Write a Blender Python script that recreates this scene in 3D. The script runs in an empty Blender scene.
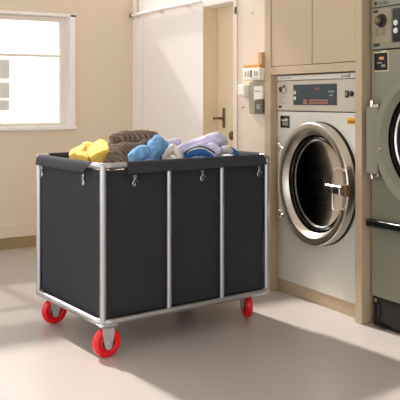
import bpy, bmesh, math, random
from mathutils import Vector, Matrix, noise
random.seed(7)
S = bpy.context.scene
C = S.collection
PI = math.pi

# ------------------------------------------------------------------ materials
def srgb(r, g, b):
    f = lambda c: (c/255/12.92) if c/255 <= .04045 else ((c/255+.055)/1.055)**2.4
    return (f(r), f(g), f(b), 1)

def mat(name, col, rough=.5, metal=0, spec=.5, bump=0, bscale=200, var=0, vscale=3, coat=0, stretch=None, trans=0, ior=1.45, sheen=0):
    m = bpy.data.materials.new(name); m.use_nodes = True
    nt = m.node_tree; p = nt.nodes['Principled BSDF']
    p.inputs['Base Color'].default_value = col
    p.inputs['Roughness'].default_value = rough
    p.inputs['Metallic'].default_value = metal
    p.inputs['Specular IOR Level'].default_value = spec
    p.inputs['Coat Weight'].default_value = coat
    p.inputs['Transmission Weight'].default_value = trans
    p.inputs['IOR'].default_value = ior
    p.inputs['Sheen Weight'].default_value = sheen
    if var or bump:
        tc = nt.nodes.new('ShaderNodeTexCoord')
        mp = nt.nodes.new('ShaderNodeMapping'); nt.links.new(tc.outputs['Object'], mp.inputs['Vector'])
        if stretch: mp.inputs['Scale'].default_value = stretch
    if var:
        n = nt.nodes.new('ShaderNodeTexNoise'); n.inputs['Scale'].default_value = vscale; n.inputs['Detail'].default_value = 4
        nt.links.new(mp.outputs['Vector'], n.inputs['Vector'])
        mx = nt.nodes.new('ShaderNodeMix'); mx.data_type = 'RGBA'
        mx.inputs['A'].default_value = tuple(c*(1-var) for c in col[:3])+(1,)
        mx.inputs['B'].default_value = tuple(min(1, c*(1+var)) for c in col[:3])+(1,)
        nt.links.new(n.outputs['Fac'], mx.inputs['Factor']); nt.links.new(mx.outputs['Result'], p.inputs['Base Color'])
    if bump:
        n = nt.nodes.new('ShaderNodeTexNoise'); n.inputs['Scale'].default_value = bscale; n.inputs['Detail'].default_value = 3
        nt.links.new(mp.outputs['Vector'], n.inputs['Vector'])
        b = nt.nodes.new('ShaderNodeBump'); b.inputs['Strength'].default_value = bump; b.inputs['Distance'].default_value = .004
        nt.links.new(n.outputs['Fac'], b.inputs['Height']); nt.links.new(b.outputs['Normal'], p.inputs['Normal'])
    return m

M = {}
M['wall_warm'] = mat('warm beige plaster', srgb(229, 214, 192), .8, bump=.12, bscale=90, var=.04, vscale=1.2)
M['wall_pale'] = mat('pale cream plaster', srgb(244, 237, 232), .8, bump=.12, bscale=90, var=.03, vscale=1.2)
M['jamb'] = mat('tan painted jamb', srgb(226, 208, 176), .7, var=.03)
M['door_tan'] = mat('tan painted door', srgb(228, 211, 180), .5, var=.02)
M['white_paint'] = mat('white gloss paint', srgb(226, 210, 193), .45, var=.02)
M['win_white'] = mat('white window paint', srgb(250, 248, 245), .45)
M['win_sash'] = mat('cream sash paint', srgb(242, 234, 222), .45)
M['cab'] = mat('beige cabinet paint', srgb(190, 170, 143), .55, var=.03, vscale=2)
M['cab_dark'] = mat('dark cupboard gap', srgb(70, 58, 44), .8)
M['olive'] = mat('olive brown skirting', srgb(160, 138, 98), .6, var=.05)
M['ceil'] = mat('white ceiling', srgb(235, 230, 222), .9)
M['floor'] = mat('pinkish grey sealed floor', srgb(194, 186, 182), .33, var=.05, vscale=1.5, stretch=(.35, 2.2, 1), bump=.04, bscale=30, spec=.45)
M['enamel'] = mat('grey green enamel', srgb(224, 222, 211), .38, var=.02, vscale=2)
M['enamel2'] = mat('dull grey green enamel', srgb(132, 132, 115), .4, var=.03, vscale=2)
M['console'] = mat('brushed light console', srgb(200, 190, 176), .42, var=.05, vscale=40, stretch=(.1, 1, 3))
M['console2'] = mat('dull console', srgb(148, 138, 112), .45, var=.05, vscale=40, stretch=(.1, 1, 3))
M['chrome'] = mat('brushed steel', (.72, .70, .66, 1), .2, 1, bump=.05, bscale=60)
M['ringsteel'] = mat('satin steel ring', (.68, .64, .58, 1), .27, 1, var=.08, vscale=25, stretch=(1, 1, 1))
M['tube'] = mat('satin chrome tube', (.50, .515, .54, 1), .36, 1)
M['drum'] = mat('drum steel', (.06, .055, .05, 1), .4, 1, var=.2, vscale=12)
M['black'] = mat('black rubber', srgb(26, 25, 25), .5)
M['blackgloss'] = mat('black gloss', srgb(22, 22, 24), .18)
M['display'] = mat('blue black display panel', srgb(38, 54, 62), .42)
M['ink'] = mat('dark ink', srgb(44, 42, 42), .6)
M['orange_mark'] = mat('faded orange print', srgb(196, 132, 104), .6)
M['white_mark'] = mat('white print', srgb(190, 200, 198), .6)
M['button'] = mat('pale button', srgb(215, 225, 220), .4)
M['yellow_sticker'] = mat('yellow sticker', srgb(236, 178, 20), .5)
M['cream_label'] = mat('cream label', srgb(228, 208, 176), .6)
M['grey_label'] = mat('grey label', srgb(140, 140, 128), .6)
M['bronze'] = mat('dark bronze', srgb(120, 100, 68), .35, .6)
M['brass'] = mat('brass', (.7, .52, .28, 1), .3, 1)
M['canvas'] = mat('black canvas', srgb(48, 50, 55), .75, bump=.25, bscale=700, var=.08, vscale=5, spec=.3)
M['sleeve'] = mat('charcoal canvas sleeve', srgb(58, 60, 66), .8, bump=.35, bscale=600, var=.1, vscale=9, spec=.3)
M['red'] = mat('red polyurethane', srgb(238, 16, 30), .3, coat=.3)
M['redhub'] = mat('deep red hub', srgb(200, 10, 22), .4)
M['bracket'] = mat('zinc plated steel', (.62, .63, .64, 1), .4, .8)
M['yellow'] = mat('yellow terry cloth', srgb(252, 208, 96), .9, bump=.3, bscale=500, sheen=.2, var=.05, vscale=20)
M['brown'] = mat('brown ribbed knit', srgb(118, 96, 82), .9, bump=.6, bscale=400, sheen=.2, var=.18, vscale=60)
M['denim'] = mat('blue cotton', srgb(122, 172, 222), .9, bump=.5, bscale=500, var=.22, vscale=14)
M['lav'] = mat('pale lavender cotton', srgb(208, 206, 236), .9, bump=.3, bscale=400, sheen=.1)
M['linen'] = mat('off white linen', srgb(226, 222, 216), .9, bump=.4, bscale=400, var=.05, vscale=15)
M['blue'] = mat('strong blue cotton', srgb(52, 112, 182), .85, bump=.3, bscale=400)
M['navy'] = mat('navy trim', srgb(24, 30, 46), .85)
M['whitec'] = mat('white cotton', srgb(240, 240, 238), .9)
M['tanboard'] = mat('orange tan card', srgb(218, 160, 98), .7)
M['wood'] = mat('light brown card', srgb(206, 168, 122), .7)
M['whitebox'] = mat('white plastic', srgb(242, 236, 226), .4)
M['greyboard'] = mat('grey green backing board', srgb(176, 168, 144), .7)
M['darkplastic'] = mat('dark grey plastic', srgb(88, 84, 72), .4)
M['facade'] = mat('white render', srgb(245, 243, 240), .8)
M['facade_glass'] = mat('grey shutter', srgb(150, 146, 142), .5)
M['ground'] = mat('pale paving', srgb(235, 232, 226), .9)
def glass(name, tint, rough=0.0, ior=1.5):
    m = bpy.data.materials.new(name); m.use_nodes = True; nt = m.node_tree
    nt.nodes.remove(nt.nodes['Principled BSDF'])
    out = nt.nodes['Material Output']
    t = nt.nodes.new('ShaderNodeBsdfTransparent'); t.inputs[0].default_value = tint
    g = nt.nodes.new('ShaderNodeBsdfGlossy'); g.inputs['Roughness'].default_value = rough
    fr = nt.nodes.new('ShaderNodeFresnel'); fr.inputs['IOR'].default_value = ior
    mx = nt.nodes.new('ShaderNodeMixShader')
    nt.links.new(fr.outputs[0], mx.inputs[0]); nt.links.new(t.outputs[0], mx.inputs[1]); nt.links.new(g.outputs[0], mx.inputs[2])
    nt.links.new(mx.outputs[0], out.inputs[0])
    return m
M['pane'] = glass('window glass', (.97, .98, .97, 1))
M['doorglass'] = glass('smoked door glass', (.24, .23, .215, 1), .16, 1.22)
# ribbed knit: shade of the grooves painted into the colour as dark stripes
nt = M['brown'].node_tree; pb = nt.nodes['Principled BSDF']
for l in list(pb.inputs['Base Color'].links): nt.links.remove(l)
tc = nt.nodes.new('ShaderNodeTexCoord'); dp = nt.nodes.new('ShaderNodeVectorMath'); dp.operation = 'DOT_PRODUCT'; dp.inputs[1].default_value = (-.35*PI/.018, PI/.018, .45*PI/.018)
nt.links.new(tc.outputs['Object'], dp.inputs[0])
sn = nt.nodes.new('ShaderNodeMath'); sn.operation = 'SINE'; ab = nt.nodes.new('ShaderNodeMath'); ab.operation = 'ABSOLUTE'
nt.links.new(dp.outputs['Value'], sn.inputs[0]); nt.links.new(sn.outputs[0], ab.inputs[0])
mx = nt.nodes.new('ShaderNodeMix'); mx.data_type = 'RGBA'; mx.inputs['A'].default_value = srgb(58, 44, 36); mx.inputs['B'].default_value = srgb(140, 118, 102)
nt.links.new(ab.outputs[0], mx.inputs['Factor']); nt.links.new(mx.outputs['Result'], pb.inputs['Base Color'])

# ------------------------------------------------------------------ mesh helpers
def box(bm, x0, x1, y0, y1, z0, z1, bev=0, seg=1):
    b = bmesh.new()
    bmesh.ops.create_cube(b, size=1)
    for v in b.verts:
        v.co = Vector(((x0+x1)/2+v.co.x*(x1-x0), (y0+y1)/2+v.co.y*(y1-y0), (z0+z1)/2+v.co.z*(z1-z0)))
    if bev: bmesh.ops.bevel(b, geom=b.edges[:], offset=bev, segments=seg, affect='EDGES', profile=.5)
    me = bpy.data.meshes.new('tmp'); b.to_mesh(me); b.free(); bm.from_mesh(me); bpy.data.meshes.remove(me)
    return bm

def tube(bm, pts, r, n=14, closed=False):
    pts = [Vector(p) for p in pts]; N = len(pts)
    rr = r if isinstance(r, (list, tuple)) else [r]*N
    T = []
    for i in range(N):
        a = pts[(i-1) % N] if (closed or i > 0) else pts[i]
        b = pts[(i+1) % N] if (closed or i < N-1) else pts[i]
        T.append((b-a).normalized())
    up = Vector((0, 0, 1)) if abs(T[0].z) < .9 else Vector((1, 0, 0))
    u = T[0].cross(up).normalized()
    rings = []
    for i in range(N):
        u = (u-T[i]*u.dot(T[i])).normalized(); w = T[i].cross(u)
        rings.append([bm.verts.new(pts[i]+(u*math.cos(2*PI*k/n)+w*math.sin(2*PI*k/n))*rr[i]) for k in range(n)])
    for i in range(N if closed else N-1):
        a, b = rings[i], rings[(i+1) % N]
        off = 0
        if closed and i == N-1:
            off = min(range(n), key=lambda o: (a[0].co-b[o].co).length)
        for k in range(n):
            bm.faces.new((a[k], a[(k+1) % n], b[(k+1+off) % n], b[(k+off) % n]))
    if not closed:
        bm.faces.new(rings[0][::-1]); bm.faces.new(rings[-1])
    return bm

def lathe(bm, prof, n=64, ex=1.0, cen=(0, 0, 0), axis='y', caps=True):
    """prof: (radius, along axis).  axis y: circle in x-z; axis x: circle in y-z; axis z: circle in x-y."""
    cx, cy, cz = cen; rings = []
    for (r, a) in prof:
        row = []
        for k in range(n):
            t = 2*PI*k/n; c, s = math.cos(t)*r, math.sin(t)*r
            if axis == 'y': p = (cx+c*ex, cy+a, cz+s)
            elif axis == 'x': p = (cx+a, cy+c, cz+s)
            else: p = (cx+c, cy+s, cz+a)
            row.append(bm.verts.new(p))
        rings.append(row)
    for i in range(len(rings)-1):
        for k in range(n):
            bm.faces.new((rings[i][k], rings[i][(k+1) % n], rings[i+1][(k+1) % n], rings[i+1][k]))
    if caps:
        for row in (rings[0], rings[-1]):
            try: bm.faces.new(row)
            except ValueError: pass
    return bm

def prism(bm, poly, lo, hi, axis='y'):
    def P(a, b, h): return {'y': (a, h, b), 'x': (h, a, b), 'z': (a, b, h)}[axis]
    A = [bm.verts.new(P(a, b, lo)) for a, b in poly]; B = [bm.verts.new(P(a, b, hi)) for a, b in poly]
    n = len(poly)
    bm.faces.new(A); bm.faces.new(B[::-1])
    for k in range(n): bm.faces.new((A[k], B[k], B[(k+1) % n], A[(k+1) % n]))
    return bm

def rrect(x0, x1, y0, y1, r, n=6):
    out = []
    for cx, cy, a in ((x1-r, y1-r, 0), (x0+r, y1-r, 90), (x0+r, y0+r, 180), (x1-r, y0+r, 270)):
        for k in range(n+1):
            t = math.radians(a+90*k/n); out.append((cx+r*math.cos(t), cy+r*math.sin(t)))
    return out

def pieces(name, boxes, m, parent):
    return [wobj(name, box(B(), *b), m, parent, smooth=False) for b in boxes]

def finish(name, bm, m, parent=None, smooth=True, angle=35):
    bmesh.ops.recalc_face_normals(bm, faces=bm.faces[:])
    me = bpy.data.meshes.new(name); bm.to_mesh(me); bm.free()
    for mm in (m if isinstance(m, (list, tuple)) else [m]): me.materials.append(mm)
    o = bpy.data.objects.new(name, me); C.objects.link(o)
    if smooth:
        for p in me.polygons: p.use_smooth = True
        try: me.set_sharp_from_angle(angle=math.radians(angle))
        except Exception: pass
    if parent is not None: o.parent = parent
    return o
obj = finish

def wobj(name, bm, m, parent, **k):
    """the mesh is given in world coordinates; the parent is an unrotated root (or a child of one at its origin)"""
    off = Vector((0, 0, 0)); p = parent
    while p is not None: off += p.location; p = p.parent
    bmesh.ops.translate(bm, verts=bm.verts[:], vec=-off)
    return finish(name, bm, m, parent, **k)

def thing(name, label, cat, loc, rz=0, group=None):
    o = bpy.data.objects.new(name, None); C.objects.link(o)
    o.empty_display_size = .1
    o.location = loc; o.rotation_euler = (0, 0, rz)
    o['label'] = label; o['category'] = cat
    if group: o['group'] = group
    return o

def tag(o, label, cat, group=None):
    o['label'] = label; o['category'] = cat
    if group: o['group'] = group
    return o

def struct(name, bm, m, **k):
    o = finish(name, bm, m, **k); o['kind'] = 'structure'; return o

def text_mesh(name, body, size, m, parent, loc, thick=.0006, align='CENTER', sx=1.0):
    """lettering standing in the x-z plane, facing -y (into the room); loc in world"""
    cu = bpy.data.curves.new(name, 'FONT'); cu.body = body; cu.size = size; cu.align_x = align; cu.align_y = 'CENTER'; cu.extrude = thick
    t = bpy.data.objects.new(name, cu); C.objects.link(t)
    dg = bpy.context.evaluated_depsgraph_get(); me = bpy.data.meshes.new_from_object(t.evaluated_get(dg))
    bpy.data.objects.remove(t); bpy.data.curves.remove(cu)
    me.transform(Matrix.Diagonal((sx, 1, 1, 1))); me.transform(Matrix.Rotation(PI/2, 4, 'X'))
    bm = bmesh.new(); bm.from_mesh(me); bpy.data.meshes.remove(me)
    bmesh.ops.translate(bm, verts=bm.verts[:], vec=Vector(loc))
    return wobj(name, bm, m, parent, smooth=False)
B = bmesh.new
# ================================================================== the room  (x runs along the machine wall towards the camera, +y into that wall)
XB = -2.048          # back wall face
YW = .056            # face of the wall beyond the cabinet
CE = 3.7
struct('floor', box(B(), XB-.2, 6.2, -4.2, 1.1, -.1, 0), M['floor'], smooth=False)
struct('ceiling', box(B(), XB-.2, 6.2, -4.2, 1.1, CE, CE+.1), M['ceil'], smooth=False)
# back wall with the window opening
WY0, WY1, WZ0, WZ1 = -3.45, -.50, .93, 1.80
bm = B()
box(bm, XB-.2, XB, WY1+.012, .3, 0, 1.98); box(bm, XB-.2, XB, WY1+.012, .3, 3.55, CE); box(bm, XB-.2, XB, .05, .3, 1.98, 3.55); box(bm, XB-.2, XB, -4.2, WY0-.012, 0, CE)
box(bm, XB-.2, XB, WY0-.012, WY1+.012, 0, WZ0-.012); box(bm, XB-.2, XB, WY0-.012, WY1+.012, WZ1+.012, 1.98)
box(bm, XB-.2, XB, WY0-.012, WY1+.012, 3.55, CE)
struct('wall_back', bm, M['wall_warm'], smooth=False)
# right wall: stretch beyond the cabinet, door recess, stretch behind the machines
bm = B()
box(bm, XB, -.902, YW, .30, 0, CE)
box(bm, -.902, -.480, YW, .30, 1.79, CE)
box(bm, -.480, -.077, YW, .30, 0, CE)
box(bm, -.077, 6.2, .98, 1.1, 0, CE)
box(bm, -.2, -.077, .30, 1.1, 0, CE)
struct('wall_right', bm, M['wall_pale'], smooth=False)
bm = B()
box(bm, 4.4, 6.2, -4.2, -4.08, 0, CE); box(bm, XB-.2, 4.4, -4.2, -4.08, 0, .12); box(bm, XB-.2, 4.4, -4.2, -4.08, 2.4, CE)
struct('wall_left', bm, M['wall_pale'], smooth=False)
bm = B()
for x in (-2.015, -.4, 1.2, 2.8, 4.365): box(bm, x-.03, x+.03, -4.17, -4.11, .121, 2.399, .004)
box(bm, XB, 4.4, -4.17, -4.11, .121, .17, .004); box(bm, XB, 4.4, -4.17, -4.11, 2.35, 2.399, .004)
struct('added_fill_window', bm, M['win_white'])  # unseen window, added so daylight fills the room from the left
struct('added_shade_wall', box(B(), 6.2, 6.3, -1.6, 1.1, 0, CE), M['wall_pale'], smooth=False)  # unseen partial wall, added to cut the fill from behind the camera
# recess lining
bm = B()
box(bm, -.9035, -.8995, YW+.001, .172, 0, 1.79)
struct('trim_1', bm, M['jamb'], smooth=False)
# window
bm = B()                                                      # casing flat on the wall
t = .045
for (y0, y1, z0, z1) in ((WY1, WY1+t, WZ0-.02, WZ1+.02), (WY0-t, WY0, WZ0-.02, WZ1+.02), (WY0-t, WY1+t, WZ1, WZ1+.024)):
    box(bm, XB-.16, XB+.012, y0, y1, z0, z1, .003)
box(bm, XB-.16, XB+.03, WY0-.05, WY1+.047, WZ0-.024, WZ0+.004, .004)
w1 = struct('window_1', bm, M['win_white'])
bm = B()
ys = [WY0, -2.5, -1.52, WY1]
for y in ys[1:3]:
    box(bm, XB-.13, XB-.075, y-.022, y+.022, WZ0, WZ1, .004)
box(bm, XB-.13, XB-.075, WY1-.048, WY1, WZ0, WZ1, .004)
for (z0, z1) in ((WZ0, WZ0+.028), (WZ1-.032, WZ1), (1.484, 1.500)): box(bm, XB-.128, XB-.077, WY0, WY1, z0, z1, .004)
obj('window_frame', bm, M['win_sash'], w1)
obj('window_pane', box(B(), XB-.104, XB-.100, WY0+.001, WY1-.001, WZ0+.001, WZ1-.001), M['pane'], w1, smooth=False)
# unseen high window, added in the back wall to let sun onto the floor
bm = B()
for y in (WY0, -2.3, -1.1, .028): box(bm, XB-.12, XB-.08, y-.022, y+.022, 1.981, 3.549, .003)
for z in (2.001, 3.529): box(bm, XB-.118, XB-.082, WY0, .05, z-.02, z+.02, .003)
struct('added_sun_window', bm, M['win_white'])
# skirtings
struct('baseboard_back', box(B(), XB+.0005, XB+.016, -4.08, YW-.001, .088, .188, .003), M['wall_warm'])
struct('trim_2', box(B(), XB+.0005, XB+.007, -4.08, YW-.001, 0, .088), M['olive'], smooth=False)
struct('baseboard_right', box(B(), XB+.02, -.906, YW-.014, YW-.0005, 0, .12, .003), M['wall_pale'])
# door in the recess
d1 = struct('door_1', box(B(), -.899, -.481, .172, .205, .004, 1.79, .002), M['door_tan'])
bm = B(); box(bm, -.820, -.790, .163, .1715, .945, 1.085, .004)
tube(bm, [(-.805, .166, 1.012), (-.805, .128, 1.012)], .008, 10)
tube(bm, [(-.80, .128, 1.012), (-.825, .126, 1.013), (-.855, .126, 1.011), (-.872, .128, 1.009)], .0085, 10)
obj('door_handle', bm, M['bronze'], d1)
bm = B(); lathe(bm, [(.030, .1718), (.030, .160), (.022, .152), (0.001, .150)], 32, .75, (-.701, 0, .895)); obj('lock_cover', bm, M['bronze'], d1)
# architrave between the recess and the white door
struct('trim_3', box(B(), -.480, -.434, YW-.022, YW-.0005, 0, 2.16, .003), M['white_paint'])
struct('trim_4', box(B(), -.9, -.482, YW-.012, YW-.0005, 1.79, 1.835, .003), M['wall_pale'])
# white door leaf standing against the wall
d2 = struct('door_2', box(B(), -.432, -.079, YW-.016, YW-.0005, .01, 2.14, .002), M['white_paint'])
obj('hinge', box(B(), -.456, -.436, YW-.027, YW-.0225, 1.70, 1.745, .001), M['ink'], d2)
bm = B(); lathe(bm, [(.010, -.017), (.010, -.021), (.004, -.023), (.0005, -.023)], 20, 1, (-.270, YW, 1.69)); obj('viewer_lens', bm, M['cream_label'], d2)
bm = B(); lathe(bm, [(.007, -.017), (.006, -.026), (.0005, -.028)], 16, 1, (-.368, YW, 1.094)); obj('door_knob', bm, M['brass'], d2)
# conduit along the pale wall
t = thing('conduit_pipe', 'cream painted pipe running along the top of the pale wall', 'pipe', (XB+.02, YW-.02, 1.84))
wobj('pipe', tube(B(), [(XB+.03, YW-.022, 1.842), (-1.4, YW-.022, 1.838), (-.895, YW-.022, 1.832)], .0135, 12), M['wall_pale'], t)
wobj('end_cap', tube(B(), [(XB+.002, YW-.022, 1.842), (XB+.034, YW-.022, 1.842)], .016, 12), M['darkplastic'], t)
wobj('riser', tube(B(), [(XB+.10, YW-.016, 1.85), (XB+.10, YW-.016, CE-.001)], .010, 12), M['wall_warm'], t)
for x in (-1.93, -1.52, -1.1):
    bm = B(); box(bm, x-.010, x+.010, YW-.030, YW-.0005, 1.815, 1.832, .002); wobj('bracket', bm, M['jamb'], t)
# vertical strip in the corner of the pale wall
struct('trim_5', box(B(), XB+.001, XB+.19, YW-.006, YW-.0005, .12, 1.80, .002), M['wall_pale'])

# things hung on the white door
t = thing('wall_shelf', 'small white box shelf fixed to the white door', 'shelf', (-.2, YW-.017, 1.262))
yb = YW-.0165
bm = B(); box(bm, -.264, -.080, yb-.075, yb, 1.262, 1.334, .003); wobj('shelf_body', bm, M['whitebox'], t)
pieces('slot', [(-.176, -.160, yb-.077, yb-.0752, 1.279, 1.322)], M['darkplastic'], t)
pieces('label_strip', [(x, x+.014, yb-.0765, yb-.0752, 1.285, 1.316) for x in (-.236, -.205, -.135, -.112)], M['greyboard'], t)
pieces('label_line', [(-.148, -.094, yb-.0765, yb-.0752, 1.270, 1.275)], M['greyboard'], t)
o = tag(obj('card_folder', box(B(), -.262, -.084, yb-.07, yb-.004, 1.3345, 1.358, .002), M['tanboard']), 'flat orange tan folder lying on the white wall shelf', 'folder')
o = tag(obj('carton', box(B(), -.118, -.082, yb-.06, yb-.01, 1.3585, 1.43, .002), M['wood']), 'small upright brown carton on top of the orange folder', 'box')
t = thing('notice_board', 'grey green backing board below the white wall shelf', 'board', (-.2, yb, 1.05))
wobj('backing', box(B(), -.286, -.080, yb-.012, yb, 1.055, 1.255, .002), M['greyboard'], t)
t = thing('paper_dispenser', 'white dispenser left of the grey green board under the wall shelf', 'dispenser', (-.325, yb, 1.155))
bm = B(); box(bm, -.360, -.288, yb-.05, yb, 1.158, 1.236, .006); wobj('case', bm, M['whitebox'], t)
bm = B(); box(bm, -.345, -.305, yb-.0515, yb-.0502, 1.168, 1.174); wobj('slot', bm, M['greyboard'], t, smooth=False)
t = thing('glove_box', 'white box on the grey green board, above the dark socket', 'box', (-.127, yb-.013, 1.145))
bm = B(); box(bm, -.170, -.084, yb-.055, yb-.0125, 1.145, 1.225, .004); wobj('case', bm, M['whitebox'], t)
bm = B(); box(bm, -.155, -.10, yb-.0565, yb-.0552, 1.19, 1.197); wobj('slot', bm, M['greyboard'], t, smooth=False)
t = thing('power_socket', 'dark socket box at the foot of the grey green board', 'socket', (-.127, yb-.013, 1.06))
bm = B(); box(bm, -.172, -.084, yb-.05, yb-.0125, 1.058, 1.14, .004); wobj('case', bm, M['darkplastic'], t)
bm = B(); box(bm, -.145, -.105, yb-.053, yb-.0502, 1.085, 1.115, .003); wobj('cover', bm, M['grey_label'], t)

# ================================================================== outside the window
struct('ground', box(B(), -14, XB-.2, -9, 6, -.25, -.15), M['ground'], smooth=False)
t = thing('neighbouring_building', 'pale building seen through the window at left', 'building', (-6.5, -.5, -.15))
wobj('wall', box(B(), -7.5, -6, -1.6, .30, -.15, 2.9), M['facade'], t, smooth=False)
for z0, z1 in ((1.42, 1.66), (1.17, 1.36), (1.01, 1.13)):
    wobj('window', box(B(), -6.0, -5.97, -.25, .15, z0, z1, .004), M['facade_glass'], t)
# ================================================================== cabinet around the washer
t = thing('laundry_cabinet', 'built-in beige cabinet framing the front-loading washer', 'cabinet', (.35, .3, 0))
YF = 0.0
wobj('side_panel', box(B(), -.077, -.015, YF, .90, 0, 2.5, .002), M['cab'], t)
wobj('side_panel', box(B(), .723, .771, YF, .90, 0, 2.5, .002), M['cab'], t)
wobj('header_rail', box(B(), -.0145, .7225, YF+.002, .06, 1.29, 1.336, .001), M['cab'], t)
wobj('carcass', box(B(), -.0145, .7225, .03, .90, 1.337, 2.5), M['cab_dark'], t, smooth=False)
for x0, x1 in ((-.012, .3675), (.3725, .7205)):
    bm = B(); box(bm, x0, x1, YF+.004, .0295, 1.339, 2.5, .0025); wobj('door', bm, M['cab'], t)

# ================================================================== machine parts
def plate_with_hole(bm, x0, x1, z0, z1, cx, cz, rx, rz, y0, y1, n=72):
    ang = [2*PI*k/n for k in range(n)]
    for (xc, zc) in ((x0, z0), (x0, z1), (x1, z0), (x1, z1)): ang.append(math.atan2(zc-cz, xc-cx) % (2*PI))
    ang = sorted(set(round(a, 6) for a in ang))
    def outp(a):
        c, s = math.cos(a), math.sin(a); k = 1e9
        if c > 1e-9: k = min(k, (x1-cx)/c)
        if c < -1e-9: k = min(k, (x0-cx)/c)
        if s > 1e-9: k = min(k, (z1-cz)/s)
        if s < -1e-9: k = min(k, (z0-cz)/s)
        return cx+c*k, cz+s*k
    n = len(ang); R = []
    for y in (y0, y1):
        I = [bm.verts.new((cx+rx*math.cos(a), y, cz+rz*math.sin(a))) for a in ang]
        O = [bm.verts.new((outp(a)[0], y, outp(a)[1])) for a in ang]
        R.append((I, O))
    for k in range(n):
        j = (k+1) % n
        for (I, O) in R: bm.faces.new((I[k], I[j], O[j], O[k]))
        bm.faces.new((R[0][0][k], R[1][0][k], R[1][0][j], R[0][0][j]))
        bm.faces.new((R[0][1][k], R[0][1][j], R[1][1][j], R[1][1][k]))
    return bm

def machine_door(root, cx, cz, rz, ex, ring_mat, yb, inner=.775, depth=.06):
    """yb: front face of the machine body"""
    dr = wobj('door', lathe(B(), [(rz*.80, yb-.012), (rz*.97, yb-.012), (rz*1.0, yb-.020), (rz*1.0, yb-depth+.006), (rz*.985, yb-depth),
        (rz*.92, yb-depth+.001), (rz*.875, yb-depth+.004), (rz*.85, yb-depth+.012), (rz*.80, yb-depth+.036), (rz*.798, yb-.012), (rz*.80, yb-.012)], 96, ex, (cx, 0, cz), caps=False), ring_mat, root, angle=18)
    wobj('gasket', lathe(B(), [(rz*1.01, yb-.0005), (rz*1.01, yb-.0115), (rz*.80, yb-.0117), (rz*.80, yb-.0005)], 96, ex, (cx, 0, cz), caps=False), M['black'], dr)
    wobj('inner_seal', lathe(B(), [(rz*.799, yb-.036), (rz*.797, yb-.013), (rz*inner, yb-.013), (rz*(inner-.02), yb-.02), (rz*(inner-.005), yb-.032)], 96, ex, (cx, 0, cz), caps=False), M['blackgloss'], dr)
    wobj('glass', lathe(B(), [(rz*(inner-.004), yb-.018), (rz*(inner-.03), yb-.014), (rz*.60, yb-.004), (rz*.45, yb+.004), (rz*.25, yb+.009), (rz*.02, yb+.011)], 96, ex, (cx, 0, cz), caps=False), M['doorglass'], dr)
    wobj('bezel', lathe(B(), [(rz*.73, yb-.0145), (rz*.72, yb-.02), (rz*.70, yb-.016), (rz*.695, yb-.008)], 96, ex, (cx, 0, cz), caps=False), M['chrome'], dr)
    return dr

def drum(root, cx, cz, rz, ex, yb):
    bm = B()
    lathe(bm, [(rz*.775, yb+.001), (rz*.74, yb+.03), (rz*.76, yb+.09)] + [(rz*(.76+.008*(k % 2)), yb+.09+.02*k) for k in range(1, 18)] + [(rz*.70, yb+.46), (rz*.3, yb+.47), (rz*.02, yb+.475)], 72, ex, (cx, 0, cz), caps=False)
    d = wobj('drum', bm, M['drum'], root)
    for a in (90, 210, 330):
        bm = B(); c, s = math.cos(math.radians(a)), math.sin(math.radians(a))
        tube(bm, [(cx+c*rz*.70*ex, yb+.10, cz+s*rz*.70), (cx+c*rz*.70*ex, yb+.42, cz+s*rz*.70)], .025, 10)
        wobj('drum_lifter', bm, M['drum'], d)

# ------------------------------------------------------------------ washer in the cabinet
w = thing('washing_machine', 'grey green front-loading washer with steel ring door, inside the beige cabinet', 'washing machine', (.354, .4, 0))
YM = .05
CX, CZ, RZ, EX = .391, .678, .338, .90
body = plate_with_hole(B(), -.012, .720, .074, 1.072, CX, CZ, RZ*.775*EX, RZ*.775, YM, YM+.012)
box(body, -.012, -.004, YM+.012, .85, .074, 1.27); box(body, .712, .720, YM+.012, .85, .074, 1.27)
box(body, -.004, .712, .84, .85, .074, 1.27); box(body, -.004, .712, YM+.012, .84, .074, .082); box(body, -.004, .712, YM+.012, .84, 1.262, 1.27)
wobj('body', body, M['enamel'], w, angle=30)
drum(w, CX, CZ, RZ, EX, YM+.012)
wobj('plinth', box(B(), -.012, .720, YM+.004, .84, 0.0, .072, .002), M['cab'], w)
# console
cn = wobj('console', box(B(), -.012, .720, YM-.006, YM+.012, 1.077, 1.252, .003), M['console'], w)
wobj('console_cap', box(B(), -.012, .720, YM-.004, YM+.012, 1.255, 1.284, .003), M['enamel'], w)
yc = YM-.006
wobj('panel_border', box(B(), .003, .712, yc-.0012, yc-.0001, 1.086, 1.246, .0004), M['console'], cn)
yc -= .0012
ds = wobj('display_panel', box(B(), .155, .534, yc-.004, yc-.0002, 1.1115, 1.2285, .0015), M['display'], w)
yd = yc-.004
for z in (1.183, 1.150): wobj('indicator_button', lathe(B(), [(.011, -.0002), (.011, -.003), (.008, -.0045), (.0005, -.0045)], 20, .9, (.174, yd, z)), M['button'], ds)
pieces('program_mark', [(.302+k*.0185, .3145+k*.0185, yd-.0006, yd-.0001, 1.1335-j*.0145, 1.1425-j*.0145) for k in range(9) for j in range(2)], M['orange_mark'], ds)
pieces('level_mark', [(.250+k*.017, .264+k*.017, yd-.0006, yd-.0001, 1.1165+j*.015, 1.1275+j*.015) for k in range(2) for j in range(2)], M['orange_mark'], ds)
text_mesh('orange_digits', '888:8', .017, M['orange_mark'], ds, (.372, yd-.0006, 1.203))
text_mesh('white_lettering', 'COLD', .015, M['white_mark'], ds, (.492, yd-.0006, 1.186), sx=1.15)
text_mesh('white_lettering', 'EASE', .013, M['white_mark'], ds, (.492, yd-.0006, 1.165), sx=1.1)
kn = wobj('knob', lathe(B(), [(.026, -.0002), (.026, -.006), (.022, -.012), (.018, -.024), (.014, -.026), (.0005, -.026)], 36, .95, (.062, yc, 1.2035)), M['chrome'], w)
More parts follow.
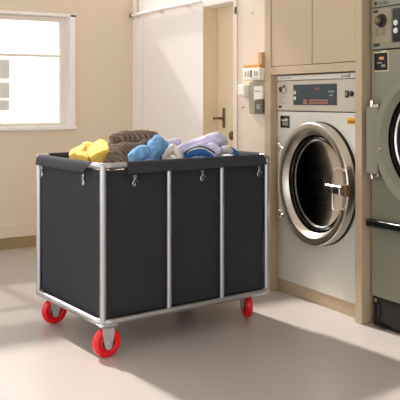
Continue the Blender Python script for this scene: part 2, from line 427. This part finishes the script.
wobj('knob_center', lathe(B(), [(.0165, -.0255), (.012, -.03), (.0005, -.031)], 28, .95, (.062, yc, 1.2035)), M['ink'], kn)
pieces('faint_mark', [(.022+k*.02, .034+k*.02, yc-.0006, yc-.0001, j, j+.005) for j, n in ((1.155, 3), (1.137, 2), (1.121, 3)) for k in range(n)], M['grey_label'], cn)
wobj('name_plate', box(B(), .010, .040, yc-.0008, yc-.0001, 1.094, 1.106), M['ink'], cn, smooth=False)
sw = wobj('rocker_switch', box(B(), .602, .630, yc-.007, yc-.0002, 1.152, 1.190, .002), M['ink'], w)
wobj('switch_window', box(B(), .609, .623, yc-.0085, yc-.0071, 1.163, 1.181, .0004), M['grey_label'], sw)
wobj('push_button', lathe(B(), [(.014, -.0002), (.014, -.008), (.010, -.012), (.0005, -.012)], 24, .9, (.654, yc, 1.172)), M['ink'], w)
text_mesh('lettering', 'o-cell', .026, M['ink'], w, (.600, YM-.0046, 1.268), sx=1.25)
pieces('small_mark', [(x, x+.010, YM-.0046, YM-.0041, 1.266, 1.272) for x in (.03, .05, .07, .09)] + [(.108, .122, YM-.0046, YM-.0041, 1.264, 1.274)], M['grey_label'], w)
# tags on the body
tg = wobj('instruction_tag', box(B(), .018, .108, YM-.002, YM-.0002, .975, 1.047, .0008), M['display'], w)
tg.data.materials[0] = M['blackgloss']
bm = B(); box(bm, .040, .092, YM-.0028, YM-.0021, .990, 1.022); wobj('picture', bm, M['grey_label'], tg, smooth=False)
pieces('picture_highlight', [(.061, .090, YM-.0036, YM-.0029, 1.017, 1.030), (.030, .06, YM-.0036, YM-.0029, 1.018, 1.024)], M['cream_label'], tg)
bm = B(); box(bm, .056, .092, YM-.0036, YM-.0029, 1.008, 1.013); wobj('picture_shade', bm, M['ink'], tg, smooth=False)
st = wobj('yellow_sticker', box(B(), .608, .690, YM-.0015, YM-.0002, 1.012, 1.044, .0005), M['yellow_sticker'], w)
st['label'] = 'yellow sticker'
text_mesh('lettering', 'max!', .026, M['ink'], st, (.648, YM-.0024, 1.028), thick=.0007, sx=1.2)
# door
dr = machine_door(w, CX, CZ, RZ, EX, M['ringsteel'], YM, depth=.075)
hp = wobj('hinge_plate', box(B(), .070, .12, YM-.050, YM-.0125, .475, .850, .003), M['enamel'], dr)
for z in (.858, .468):
    bm = B(); box(bm, .060, .11, YM-.052, YM-.0005, z-.012, z+.008, .003); lathe(bm, [(.011, -.022), (.011, .024), (.006, .03)], 18, 1, (.072, YM-.045, z), axis='z'); wobj('hinge', bm, M['chrome'], dr)
la = wobj('latch', box(B(), .676, .708, YM-.104, YM-.066, .645, .703, .004), M['bronze'], dr)
bm = B(); box(bm, .580, .680, YM-.118, YM-.100, .652, .688, .004); wobj('latch_arm', bm, M['chrome'], la)
wobj('latch_arm_cap', box(B(), .572, .690, YM-.120, YM-.098, .689, .697, .002), M['chrome'], la)
loop = [(.668, YM-.070, .772), (.662, YM-.095, .785), (.645, YM-.108, .788), (.628, YM-.112, .765), (.622, YM-.114, .68), (.616, YM-.112, .580), (.626, YM-.108, .562), (.644, YM-.095, .565), (.652, YM-.070, .575)]
wobj('wire_handle', tube(B(), loop, .0055, 10), M['chrome'], la)

# ------------------------------------------------------------------ second machine, cut by the frame
w = thing('washing_machine', 'taller darker machine at the right edge with black bumper bar', 'washing machine', (1.20, .45, 0))
CX, CZ, RZ, EX = 1.208, .95, .330, 1.0
X0, X1 = .792, 1.62
body = plate_with_hole(B(), X0, X1, .150, 1.388, CX, CZ, RZ*.775, RZ*.775, YM, YM+.012)
box(body, X0, X0+.008, YM+.012, .88, .150, 1.95); box(body, X1-.008, X1, YM+.012, .88, .150, 1.95)
box(body, X0+.008, X1-.008, .87, .88, .150, 1.95); box(body, X0+.008, X1-.008, YM+.012, .87, 1.94, 1.95); box(body, X0+.008, X1-.008, YM+.012, .87, .15, .158)
wobj('body', body, M['enamel2'], w, angle=30)
drum(w, CX, CZ, RZ, EX, YM+.012)
wobj('plinth', box(B(), X0+.004, X1-.004, YM+.006, .86, 0.0, .149, .002), M['blackgloss'], w)
wobj('plinth_bolt', lathe(B(), [(.010, -.0002), (.009, -.004), (.0005, -.005)], 16, 1, (.815, YM+.006, .128)), M['brass'], w)
wobj('cable', tube(B(), [(.812, YM-.008, .128), (.825, YM-.016, .10), (.828, YM-.018, .06), (.818, YM-.014, .03), (.84, YM-.016, .012), (.90, YM-.014, .009)], .004, 8), M['black'], w)
cn = wobj('console', box(B(), X0, X1, YM-.006, YM+.012, 1.394, 1.602, .003), M['enamel2'], w)
wobj('console_cap', box(B(), X0, X1, YM-.004, YM+.012, 1.606, 1.95, .003), M['enamel2'], w)
yc = YM-.006
wobj('control_plate', box(B(), .812, .935, yc-.003, yc-.0002, 1.425, 1.592, .001), M['console2'], cn)
yc -= .003
kn = wobj('knob', lathe(B(), [(.034, -.0002), (.034, -.005), (.026, -.010), (.024, -.026), (.018, -.028), (.0005, -.028)], 36, 1, (.872, yc, 1.535)), M['ink'], w)
wobj('knob_center', lathe(B(), [(.016, -.0275), (.012, -.034), (.0005, -.035)], 28, 1, (.872, yc, 1.535)), M['bronze'], kn)
pieces('faint_mark', [(.826+k*.045, .856+k*.045, yc-.0006, yc-.0001, 1.462+j*.011, 1.466+j*.011) for j in range(4) for k in range(2)], M['darkplastic'], cn)
pieces('name_plate', [(.814, .846, yc-.0008, yc-.0001, 1.577, 1.590), (.812, .856, yc+.002, yc+.0028, 1.408, 1.4235)], M['ink'], cn)
ds = wobj('display_panel', box(B(), .945, 1.30, YM-.011, YM-.0062, 1.422, 1.588, .0015), M['blackgloss'], w)
for z in (1.517, 1.478): wobj('indicator_button', lathe(B(), [(.014, -.0002), (.014, -.003), (.010, -.0045), (.0005, -.0045)], 20, 1, (.970, YM-.011, z)), M['button'], ds)
text_mesh('lettering', 'O-CELL', .020, M['ink'], w, (.880, YM-.0046, 1.622), sx=1.1)
wobj('emblem', lathe(B(), [(.010, -.0001), (.010, -.0008), (.0005, -.0008)], 20, 1, (.824, YM-.004, 1.626)), M['ink'], w)
tg = wobj('warning_label', box(B(), .812, .910, YM-.0012, YM-.0002, 1.283, 1.380, .0004), M['cream_label'], w)
wobj('label_face', box(B(), .812, .905, YM-.002, YM-.0013, 1.288, 1.376, .0003), M['blackgloss'], tg)
bm = B(); box(bm, .848, .880, YM-.0028, YM-.0021, 1.342, 1.356); wobj('picture_highlight', bm, M['tanboard'], tg, smooth=False)
pieces('picture', [(.832, .865, YM-.0028, YM-.0021, 1.322, 1.330), (.862, .89, YM-.0028, YM-.0021, 1.305, 1.318)], M['grey_label'], tg)
wobj('white_label', box(B(), .858, .899, YM-.0014, YM-.0002, 1.3815, 1.3875, .0003), M['cream_label'], w)
dr = machine_door(w, CX, CZ, RZ, EX, M['enamel2'], YM, depth=.072)
wobj('hinge_plate', box(B(), .820, .90, YM-.066, YM-.0005, .775, 1.105, .003), M['enamel2'], dr)
for z in (1.112, .768):
    bm = B(); box(bm, .826, .88, YM-.044, YM-.0005, z-.010, z+.008, .003); lathe(bm, [(.011, -.022), (.011, .024), (.006, .03)], 18, 1, (.832, YM-.035, z), axis='z'); wobj('hinge', bm, M['chrome'], dr)
wobj('ring_bolt', lathe(B(), [(.010, -.0002), (.009, -.004), (.0005, -.005)], 16, 1, (.928, YM-.0735, .90)), M['brass'], dr)
bm = B(); box(bm, .800, 1.61, -.005, .030, .503, .545, .012, 3)
for x in (.85, 1.55): box(bm, x-.02, x+.02, .028, YM-.0005, .510, .538)
wobj('bumper_bar', bm, M['blackgloss'], w)
# ================================================================== the laundry cart  (local x: long side, local y: short side)
HX, HY = .4805, .340
ang = math.atan2(.9951, -.1014)
ux, uy = math.cos(ang), math.sin(ang)
NX, NY = .545, -1.316
cart = thing('laundry_cart', 'black canvas laundry cart with chrome tube frame and red wheels', 'laundry cart',
             (NX+HX*ux-HY*uy, NY+HX*uy+HY*ux, 0), ang)
ZB, ZT, RT = .152, .846, .0135

def loop_pts(hx, hy, r, z, n=10, m=14):
    """rounded rectangle, evenly followed, with arclength from the middle of the visible short side, passing the near corner, along the long side"""
    base = []
    for cx, cy, a in ((-hx+r, -hy+r, 180), (hx-r, -hy+r, 270), (hx-r, hy-r, 0), (-hx+r, hy-r, 90)):
        arc = [(cx+r*math.cos(math.radians(a+90*k/n)), cy+r*math.sin(math.radians(a+90*k/n))) for k in range(n+1)]
        base.append(arc)
    out = []
    for i in range(4):
        out += base[i]
        a, b = base[i][-1], base[(i+1) % 4][0]
        for k in range(1, m): out.append((a[0]+(b[0]-a[0])*k/m, a[1]+(b[1]-a[1])*k/m))
    return [(x, y, z) for x, y in out]

post_in = .010
obj('bottom_frame', tube(B(), loop_pts(HX+.016, HY+.016, .062, ZB), .0155, 14, True), M['tube'], cart)
rim = loop_pts(HX+.0155, HY+.0155, .062, ZT, 10, 30)
obj('top_rim', tube(B(), rim, RT, 14, True), M['tube'], cart)
PC = 0
for sx in (-1, 1):
    for sy in (-1, 1):
        x, y = sx*(HX-PC), sy*(HY-PC)
        bm = tube(B(), [(x, y, ZB-.012), (x, y, ZB+.05), (x, y, ZT-.05), (x, y, ZT+.004)], .0155, 16)
        obj('post', bm, M['tube'], cart)
for x in (-.138, .176):
    for sy in (-1, 1):
        bm = tube(B(), [(x, sy*(HY+.0135), ZB-.01), (x, sy*(HY+.0135), ZT)], .0125, 14)
        obj('post', bm, M['tube'], cart)
# platform under the bag
bm = B(); box(bm, -HX+.016, HX-.016, -HY+.016, HY-.016, ZB-.012, ZB+.010, .003); obj('base_plate', bm, M['black'], cart)
# canvas bag
def bag_ring(hx, hy, r, z, amp, seed, nseg=16, m=34):
    p = loop_pts(hx, hy, r, z, nseg, m); out = []
    for (x, y, zz) in p:
        d = amp*(noise.noise(Vector((x*5+seed, y*5, z*2.2)))+.5*noise.noise(Vector((x*13, y*13+seed, z*5))))
        k = math.hypot(x, y) or 1
        out.append(Vector((x+x/k*d, y+y/k*d, zz)))
    return out
def bag_mesh():
    bm = B(); rows = []
    zs = [ZB+.013] + [ZB+.013+(ZT-.012-ZB-.022)*k/22 for k in range(1, 23)]
    for k, z in enumerate(zs):
        f = k/22; ins = .002
        rows.append((ins+.003*(1-f), z, .0035*math.sin(PI*min(1, f*1.15+.0))))
    outer = [[bm.verts.new(p) for p in bag_ring(HX-i, HY-i, 0.022, z, a, 3.1)] for (i, z, a) in rows]
    inner = [[bm.verts.new(p) for p in bag_ring(HX-i-.004, HY-i-.004, 0.019, z+(.004 if q == 0 else 0), a, 3.1)] for q, (i, z, a) in enumerate(rows)]
    n = len(outer[0])
    for R in (outer, inner):
        for i in range(len(R)-1):
            for k in range(n): bm.faces.new((R[i][k], R[i][(k+1) % n], R[i+1][(k+1) % n], R[i+1][k]))
    for k in range(n): bm.faces.new((outer[-1][k], outer[-1][(k+1) % n], inner[-1][(k+1) % n], inner[-1][k]))
    bm.faces.new(outer[0]); bm.faces.new(inner[0])
    return bm
obj('bag', bag_mesh(), M['canvas'], cart, angle=60)
# canvas sleeves folded over the rim
def sleeve(p0, p1, out, d0=0.0, d1=0.0, name='rim_sleeve'):
    prof = [(.0185, -.038), (.0195, -.029), (.0185, -.016), (.0178, -.004), (.0135, .010), (.006, .0155), (0, .0166), (-.006, .0155), (-.0135, .010), (-.0178, -.004), (-.017, -.020), (-.0165, -.035)]
    bm = B(); n = 40; rows = []
    p0, p1, o = Vector(p0), Vector(p1), Vector(out)
    L = (p1-p0).length; tdir = (p1-p0)/L
    for q, th in enumerate((0, .0025)):
        rr = []
        for k in range(n+1):
            row = []
            for j, (a, z) in enumerate(prof):
                drop = max(0, min(1, (.016-z)/.054))
                s0 = d0*drop; s1 = L-d1*drop
                s = s0+(s1-s0)*k/n
                w = .0022*noise.noise(Vector((s*14+out[0]*7, z*30, out[1]*5)))
                sc = 1+th/.0175*(1 if z > -.01 else 1)
                pt = p0+tdir*s+o*((a-th*(1 if a > 0 else -1)*(abs(a) > .004))+ (w if j < 5 else 0))+Vector((0, 0, ZT+z-(th if abs(a) <= .0136 else 0)+(w*1.5 if j == 0 else 0)))
                row.append(bm.verts.new(pt))
            rr.append(row)
        rows.append(rr)
    m = len(prof)
    for R in rows:
        for k in range(n):
            for j in range(m-1): bm.faces.new((R[k][j], R[k+1][j], R[k+1][j+1], R[k][j+1]))
    A, Bq = rows
    for k in range(n):
        for j in (0, m-1): bm.faces.new((A[k][j], A[k+1][j], Bq[k+1][j], Bq[k][j]))
    for k in (0, n):
        for j in range(m-1): bm.faces.new((A[k][j], A[k][j+1], Bq[k][j+1], Bq[k][j]))
    return obj(name, bm, M['sleeve'], cart, angle=60)
yo = HY+.0155; xo = HX+.0155
sleeve((-.372, -yo, 0), (HX-.045, -yo, 0), (0, -1, 0), -.0, -.022)
sleeve((-.42, yo, 0), (.42, yo, 0), (0, 1, 0))
sleeve((-xo, -.278, 0), (-xo, HY-.045, 0), (-1, 0, 0), .07, -.015)
sleeve((xo, -.275, 0), (xo, .275, 0), (1, 0, 0))
# snap hooks
def hook(x, y, dx, dy, ox, oy, sl):
    """(dx,dy) along the side, (ox,oy) outward"""
    def P(a, o, z): return (x+dx*a+ox*o, y+dy*a+oy*o, z)
    bm = B()
    ring = [P(.006*math.cos(t), .004, .790+.008*math.sin(t)) for t in [2*PI*k/14 for k in range(14)]]
    tube(bm, ring, .0017, 8, True)
    tube(bm, [P(.0, .004, .782), P(-.004*sl, .005, .774), P(-.010*sl, .005, .766), P(-.012*sl, .005, .756), P(-.008*sl, .006, .748), P(-.001*sl, .006, .749), P(.002*sl, .006, .757), P(-.002*sl, .006, .764)], [.003, .0032, .0026, .0022, .0022, .0022, .002, .0018], 8)
    tube(bm, [P(-.010, .004, .799), P(0, .005, .797), P(.011, .004, .800)], .0018, 8)
    tube(bm, [P(.0, .004, .784), P(.010*sl, .004, .770), P(.020*sl, .003, .764)], .0013, 6)
    return obj('snap_hook', bm, M['chrome'], cart)
for x in (-.32, .062, .425): hook(x, -HY-.003, 1, 0, 0, -1, 1)
hook(-HX-.003, -.16, 0, 1, -1, 0, 1); hook(-HX-.003, .295, 0, 1, -1, 0, 1)
for x in (-.3, .06, .4): hook(x, HY-.004, 1, 0, 0, 1, 1)

# casters: thing > caster > wheel, hub
def caster(x, y, axis_world, trail=.0):
    a = math.atan2(axis_world[1], axis_world[0])-ang         # direction of the axle in cart coordinates
    R = Matrix.Rotation(a, 4, 'Z'); Tm = Matrix.Translation((x, y, 0))
    wr, ww, wz = .0665, .034, .0665
    ZP = ZB-.004
    bm = B()
    box(bm, -.035, .035, -.042, .042, ZP-.006, ZP, .002)
    lathe(bm, [(.022, ZP-.006), (.024, ZP-.010), (.020, ZP-.014)], 24, 1, (0, 0, 0), axis='z')
    box(bm, -.027, .027, -.024, .024, ZP-.022, ZP-.010, .004)
    for s in (-1, 1):
        poly = [(-.027, ZP-.012), (.027, ZP-.012), (.029, .115), (.0235, .082)]
        for k in range(9):
            t = -PI*k/8; poly.append((.017*math.cos(t), wz-.008+.017*math.sin(t)-.004))
        poly += [(-.0235, .082), (-.029, .115)]
        x0 = s*.0205; x1 = s*.0235
        prism(bm, [(p[0], p[1]) for p in poly], min(x0, x1), max(x0, x1), 'x')
    lathe(bm, [(.0001, -.029), (.007, -.028), (.008, -.0236), (.008, .0236), (.007, .028), (.0001, .029)], 18, 1, (0, 0, wz), axis='x')
    bm.transform(Tm @ R); c = obj('caster', bm, M['bracket'], cart)
    bm = B(); lathe(bm, [(.044, -ww/2), (.056, -ww/2), (.062, -ww/2+.004), (.066, -ww/2+.010), (wr, 0), (.066, ww/2-.010), (.062, ww/2-.004), (.056, ww/2), (.044, ww/2), (.042, ww/2-.004), (.038, ww/2-.006), (.038, -ww/2+.006), (.042, -ww/2+.004), (.044, -ww/2)], 48, 1, (0, 0, wz), axis='x', caps=False)
    bm.transform(Tm @ R); wh = obj('wheel', bm, M['red'], c)
    bm = B(); lathe(bm, [(.009, -ww/2-.001), (.024, -ww/2-.001), (.030, -ww/2+.004), (.038, -ww/2+.006), (.038, ww/2-.006), (.030, ww/2-.004), (.024, ww/2+.001), (.009, ww/2+.001)], 36, 1, (0, 0, wz), axis='x')
    bm.transform(Tm @ R); obj('hub', bm, M['redhub'], wh)
    for s in (-1, 1):
        bm = lathe(B(), [(.009, s*(ww/2+.0025)), (.024, s*(ww/2+.0025)), (.027, s*(ww/2+.0011))], 30, 1, (0, 0, wz), axis='x')
        bm.transform(Tm @ R); obj('thread_guard', bm, M['black'], wh)
    return c
def tolocal(wx, wy):
    dx, dy = wx-cart.location.x, wy-cart.location.y
    return dx*ux+dy*uy, -dx*uy+dy*ux
for (wx, wy), ax in (((.557, -1.304), (1, 0)), ((-.041, -1.335), (1, .02)), ((.36, -.425), (-.27, -.96)), ((-.17, -.50), (.9, .4))):
    lx, ly = tolocal(wx, wy); caster(lx, ly, ax)
YB= [[(0.006, -1.193, 0.872), (-0.016, -1.151, 0.896), (-0.031, -1.117, 0.915), (-0.036, -1.087, 0.932)], [(0.108, -1.217, 0.869), (0.098, -1.176, 0.892), (0.085, -1.138, 0.911), (0.07, -1.104, 0.922)], [(0.181, -1.231, 0.855), (0.189, -1.197, 0.874), (0.188, -1.16, 0.887), (0.187, -1.122, 0.893)], [(0.183, -1.227, 0.84), (0.182, -1.189, 0.858), (0.181, -1.151, 0.866), (0.179, -1.115, 0.88)], [(0.165, -1.219, 0.794), (0.164, -1.181, 0.802), (0.163, -1.144, 0.81), (0.159, -1.11, 0.823)]]
YC= [[(-0.036, -1.087, 0.932), (-0.007, -1.077, 0.928), (0.041, -1.075, 0.912), (0.133, -1.095, 0.892)], [(-0.081, -1.085, 0.911), (-0.052, -1.074, 0.902), (-0.011, -1.064, 0.888), (0.055, -1.07, 0.866)], [(-0.068, -1.102, 0.833), (-0.048, -1.088, 0.823), (-0.016, -1.073, 0.814), (0.032, -1.071, 0.807)]]
YL= [[(-0.092, -1.221, 0.878), (-0.085, -1.19, 0.893), (-0.076, -1.155, 0.908)], [(-0.011, -1.262, 0.874), (0.007, -1.231, 0.889), (0.028, -1.196, 0.899)], [(0.035, -1.282, 0.857), (0.068, -1.266, 0.874), (0.086, -1.235, 0.884)], [(0.036, -1.28, 0.796), (0.07, -1.261, 0.798), (0.086, -1.235, 0.798)]]
YF= [[(0.039, -1.255, 0.887), (0.043, -1.229, 0.889), (0.046, -1.204, 0.885)], [(0.118, -1.279, 0.867), (0.152, -1.261, 0.864), (0.176, -1.239, 0.855)], [(0.12, -1.275, 0.803), (0.154, -1.257, 0.8), (0.169, -1.231, 0.79)]]
YT= [[(-0.119, -1.149, 0.911), (-0.118, -1.127, 0.916), (-0.104, -1.104, 0.911)], [(-0.065, -1.176, 0.904), (-0.042, -1.157, 0.91), (-0.033, -1.122, 0.904)], [(-0.025, -1.186, 0.881), (0.007, -1.172, 0.877), (0.016, -1.137, 0.871)], [(-0.025, -1.186, 0.798), (0.007, -1.172, 0.799), (0.016, -1.137, 0.799)]]
SW= [[(0.093, -1.064, 0.942, 0.024), (0.14, -1.024, 0.954, 0.025), (0.166, -0.98, 0.959, 0.024), (0.206, -0.931, 0.964, 0.021), (0.227, -0.896, 0.962, 0.017)], [(0.176, -1.101, 0.879, 0.038), (0.241, -1.07, 0.887, 0.04), (0.246, -1.001, 0.895, 0.032), (0.239, -0.953, 0.918, 0.025)], [(0.055, -1.03, 0.916, 0.024), (0.116, -0.967, 0.928, 0.022), (0.178, -0.9, 0.937, 0.018)], [(0.208, -1.125, 0.832, 0.038), (0.271, -1.057, 0.844, 0.036)], [(0.088, -1.172, 0.821, 0.028), (0.175, -1.122, 0.83, 0.03)], [(0.116, -1.085, 0.906, 0.025), (0.137, -1.089, 0.861, 0.03)]]
BJ= [[(0.375, -1.079, 0.862, 0.028), (0.389, -1.054, 0.883, 0.03), (0.377, -1.016, 0.888, 0.024)], [(0.384, -1.003, 0.859, 0.032), (0.37, -0.969, 0.901, 0.037), (0.341, -0.938, 0.93, 0.03)], [(0.346, -0.929, 0.913, 0.028), (0.354, -0.917, 0.923, 0.018)]]
WH= [[(0.392, -0.931, 0.862, 0.012), (0.393, -0.909, 0.89, 0.013), (0.391, -0.892, 0.904, 0.012), (0.381, -0.87, 0.906, 0.012), (0.406, -0.867, 0.89, 0.012), (0.431, -0.864, 0.857, 0.013)], [(0.354, -0.877, 0.862, 0.02), (0.346, -0.851, 0.871, 0.02)]]
LA= [[(0.199, -0.824, 0.892, 0.022), (0.224, -0.802, 0.908, 0.022), (0.248, -0.78, 0.924, 0.018)], [(0.301, -0.809, 0.861, 0.018), (0.316, -0.783, 0.887, 0.024), (0.317, -0.742, 0.901, 0.028), (0.338, -0.666, 0.92, 0.03), (0.359, -0.631, 0.935, 0.03), (0.375, -0.604, 0.933, 0.024), (0.371, -0.572, 0.921, 0.015)], [(0.384, -0.687, 0.897, 0.015), (0.413, -0.658, 0.901, 0.016), (0.423, -0.64, 0.883, 0.018)], [(0.333, -0.775, 0.88, 0.011), (0.362, -0.745, 0.901, 0.012), (0.387, -0.701, 0.906, 0.012)], [(0.204, -0.738, 0.826, 0.05), (0.253, -0.554, 0.822, 0.05)], [(0.339, -0.625, 0.952, 0.014), (0.364, -0.604, 0.955, 0.013), (0.377, -0.581, 0.935, 0.012)]]
ST= [[(0.359, -0.789, 0.849, 0.016), (0.372, -0.768, 0.872, 0.018), (0.389, -0.737, 0.879, 0.02), (0.399, -0.702, 0.874, 0.018), (0.405, -0.671, 0.848, 0.016)]]
STW= [[(0.373, -0.794, 0.878, 0.005), (0.392, -0.773, 0.893, 0.005), (0.413, -0.746, 0.901, 0.005), (0.427, -0.713, 0.896, 0.005), (0.433, -0.682, 0.875, 0.005)]]
STK= [[(0.371, -0.808, 0.871, 0.004), (0.386, -0.782, 0.893, 0.004), (0.411, -0.75, 0.906, 0.004), (0.431, -0.716, 0.903, 0.004), (0.438, -0.673, 0.877, 0.004)]]
WB= [[(0.306, -0.543, 0.878, 0.016), (0.317, -0.525, 0.883, 0.017), (0.313, -0.492, 0.871, 0.013)], [(0.27, -0.527, 0.822, 0.03), (0.285, -0.48, 0.822, 0.03)]]
WBB= [[(0.297, -0.559, 0.857, 0.007), (0.3, -0.555, 0.894, 0.008), (0.303, -0.548, 0.902, 0.006)], [(0.28, -0.489, 0.883, 0.012), (0.293, -0.466, 0.875, 0.011), (0.304, -0.448, 0.853, 0.01)]]
# ================================================================== the laundry
def catmull(p, n, lin=0):
    out = []
    for i in range(len(p)-1):
        p0 = p[max(i-1, 0)]; p1 = p[i]; p2 = p[i+1]; p3 = p[min(i+2, len(p)-1)]
        for k in range(n):
            t = k/n
            q = .5*((2*p1)+(p2-p0)*t+(2*p0-5*p1+4*p2-p3)*t*t+(3*p1-p0-3*p2+p3)*t**3)
            out.append(q*(1-lin)+(p1+(p2-p1)*t)*lin)
    out.append(p[-1]); return out
def sheet(bm, grid, n=4, th=.009):
    g = [catmull([Vector(p) for p in r], n, .8) for r in grid]
    cols = list(zip(*g)); cols = [catmull(list(c), n, .8) for c in cols]
    U, V = len(cols), len(cols[0])
    def nrm(i, j):
        a = cols[min(i+1, U-1)][j]-cols[max(i-1, 0)][j]; b = cols[i][min(j+1, V-1)]-cols[i][max(j-1, 0)]
        return a.cross(b).normalized()
    L = [[[bm.verts.new(cols[i][j]+nrm(i, j)*s*th/2+Vector((0, 0, .0018*noise.noise(cols[i][j]*40)))) for j in range(V)] for i in range(U)] for s in (-1, 1)]
    for R in L:
        for i in range(U-1):
            for j in range(V-1): bm.faces.new((R[i][j], R[i+1][j], R[i+1][j+1], R[i][j+1]))
    a, b = L
    for i in range(U-1):
        for j in (0, V-1): bm.faces.new((a[i][j], a[i+1][j], b[i+1][j], b[i][j]))
    for j in range(V-1):
        for i in (0, U-1): bm.faces.new((a[i][j], a[i][j+1], b[i][j+1], b[i][j]))
    return bm
def chain(bm, pts):
    """a bunch of cloth: bodies of the given radii along a smooth path"""
    p = catmull([Vector((a[0], a[1], a[2])) for a in pts], 5)
    r = [v.x for v in catmull([Vector((a[3], 0, 0)) for a in pts], 5)]
    tube(bm, p, r, 14)
    for q, rr in ((p[0], r[0]), (p[-1], r[-1])):
        bmesh.ops.create_icosphere(bm, subdivisions=2, radius=rr, matrix=Matrix.Translation(q))
    return bm
def merged(name, bm, m, voxel=.004, smooth=4, disp=None, parent=None):
    """fuse the overlapping bodies into one skin, relax it, then lay folds into it"""
    bmesh.ops.recalc_face_normals(bm, faces=bm.faces[:])
    me = bpy.data.meshes.new(name); bm.to_mesh(me); bm.free()
    o = bpy.data.objects.new(name, me); C.objects.link(o)
    md = o.modifiers.new('r', 'REMESH'); md.mode = 'VOXEL'; md.voxel_size = voxel
    ms = o.modifiers.new('s', 'SMOOTH'); ms.iterations = smooth; ms.factor = .5
    dg = bpy.context.evaluated_depsgraph_get()
    me2 = bpy.data.meshes.new_from_object(o.evaluated_get(dg)); me2.name = name
    o.modifiers.clear(); o.data = me2; bpy.data.meshes.remove(me)
    if disp:
        co = [(v.co.copy(), v.normal.copy()) for v in me2.vertices]
        for v, (c, nn) in zip(me2.vertices, co): v.co = c+nn*disp(c)
    for p in me2.polygons: p.use_smooth = True
    me2.materials.clear(); me2.materials.append(m)
    if parent: o.parent = parent
    return o
def folds(freq, amp, seed=0, d=(1, 1, 1)):
    def f(c):
        q = Vector((c.x*d[0], c.y*d[1], c.z*d[2]))*freq+Vector((seed, seed*.7, 0))
        return amp*(1-2*abs(noise.noise(q)))+amp*.4*noise.noise(q*2.3)+amp*.35*(1-2*abs(noise.noise(q*1.9+Vector((5, 3, 1)))))
    return f
# bed sheet that fills the bag, showing as a pale fold at the rim
bm = B()
bmesh.ops.create_cube(bm, size=1)
cl, cc = math.cos(ang), math.sin(ang)
bmesh.ops.transform(bm, verts=bm.verts[:], matrix=Matrix.Translation((cart.location.x, cart.location.y, .484)) @ Matrix.Rotation(ang, 4, 'Z') @ Matrix.Diagonal((.84, .56, .58, 1)))
bm2 = bm
for c in WH: chain(bm, c)
bmesh.ops.create_icosphere(bm, subdivisions=3, radius=.05, matrix=Matrix.Translation((.385, -.885, .812)))
o = merged('bed_sheet', bm, M['linen'], .006, 2, folds(16, .006, 2))
tag(o, 'off-white sheet filling the cart, pale fold between blue and lavender clothes', 'sheet')
# yellow towel
bm = B()
for g in (YB, YC, YL, YF, YT): sheet(bm, g)
o = obj('towel', bm, M['yellow'], None, angle=40); tag(o, 'yellow towel folded over itself at the left end of the cart', 'towel')
# brown ribbed sweater
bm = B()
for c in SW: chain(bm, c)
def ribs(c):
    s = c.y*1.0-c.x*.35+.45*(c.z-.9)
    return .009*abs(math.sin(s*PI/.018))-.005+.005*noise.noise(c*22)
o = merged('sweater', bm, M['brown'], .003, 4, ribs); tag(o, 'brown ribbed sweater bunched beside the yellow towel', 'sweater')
bm = B()
for c in BJ: chain(bm, c)
o = merged('jeans', bm, M['denim'], .004, 4, folds(26, .010, 5)); tag(o, 'light blue crumpled trousers in front of the brown sweater', 'trousers')
bm = B()
for c in LA: chain(bm, c)
o = merged('shirt', bm, M['lav'], .004, 4, folds(20, .007, 9, (1, .5, 1.4))); tag(o, 'pale lavender crumpled shirt heaped in the middle of the cart', 'shirt')
t = thing('striped_shirt', 'blue rolled shirt with white and navy stripes in front of the lavender shirt', 'shirt', tuple(ST[0][2][:2])+(.82,))
def w2(name, bm, m, **k):
    o = merged(name, bm, m, **k)
    for v in o.data.vertices: v.co -= t.location
    o.parent = t; return o
bm = B()
for c in ST: chain(bm, c)
w2('rolled_body', bm, M['blue'], voxel=.003, smooth=3, disp=folds(40, .002))
for pts, mm, nm in ((STW, 'whitec', 'white_stripe'), (STK, 'navy', 'navy_stripe')):
    bm = B()
    for c in pts: chain(bm, c)
    w2(nm, bm, M[mm], voxel=.0025, smooth=2)
t = thing('t_shirt', 'white shirt with blue edging at the far right end of the cart', 'shirt', tuple(WB[0][1][:2])+(.80,))
bm = B()
for c in WB: chain(bm, c)
w2('white_body', bm, M['whitec'], voxel=.003, smooth=3, disp=folds(40, .002))
for c in WBB:
    w2('blue_edging', chain(B(), c), M['blue'], voxel=.003, smooth=2)
# ================================================================== camera and light
cam = bpy.data.objects.new('camera', bpy.data.cameras.new('camera')); C.objects.link(cam)
cam.location = (3.637, -2.631, 1.14)
cam.rotation_euler = (PI/2, 0, math.atan2(.8625, .506))      # looks along (-.8625, .506)
cam.data.sensor_width = 36; cam.data.lens = 67.5; cam.data.shift_y = -.25
cam.data.clip_start = .05
S.camera = cam
W = bpy.data.worlds.new('sky'); S.world = W; W.use_nodes = True
bg = W.node_tree.nodes['Background']; bg.inputs[0].default_value = (1, .99, .975, 1); bg.inputs[1].default_value = 1.7
sun = bpy.data.objects.new('sun', bpy.data.lights.new('sun', 'SUN')); C.objects.link(sun)
sun.data.energy = 4.2; sun.data.angle = math.radians(2.5); sun.data.color = (1, .93, .85)
sun.rotation_euler = Vector((.99, .13, -.86)).to_track_quat('-Z', 'Y').to_euler()
sun.location = (-4, -2, 4)
S.view_settings.view_transform = 'Standard'; S.view_settings.look = 'None'; S.view_settings.gamma = 1; S.view_settings.use_curve_mapping = False
S.view_settings.exposure = 0.24
S.cycles.max_bounces = 8; S.cycles.diffuse_bounces = 5; S.cycles.transparent_max_bounces = 12; S.cycles.caustics_reflective = False; S.cycles.caustics_refractive = False
S.cycles.use_denoising = True
S.cycles.sample_clamp_indirect = 4
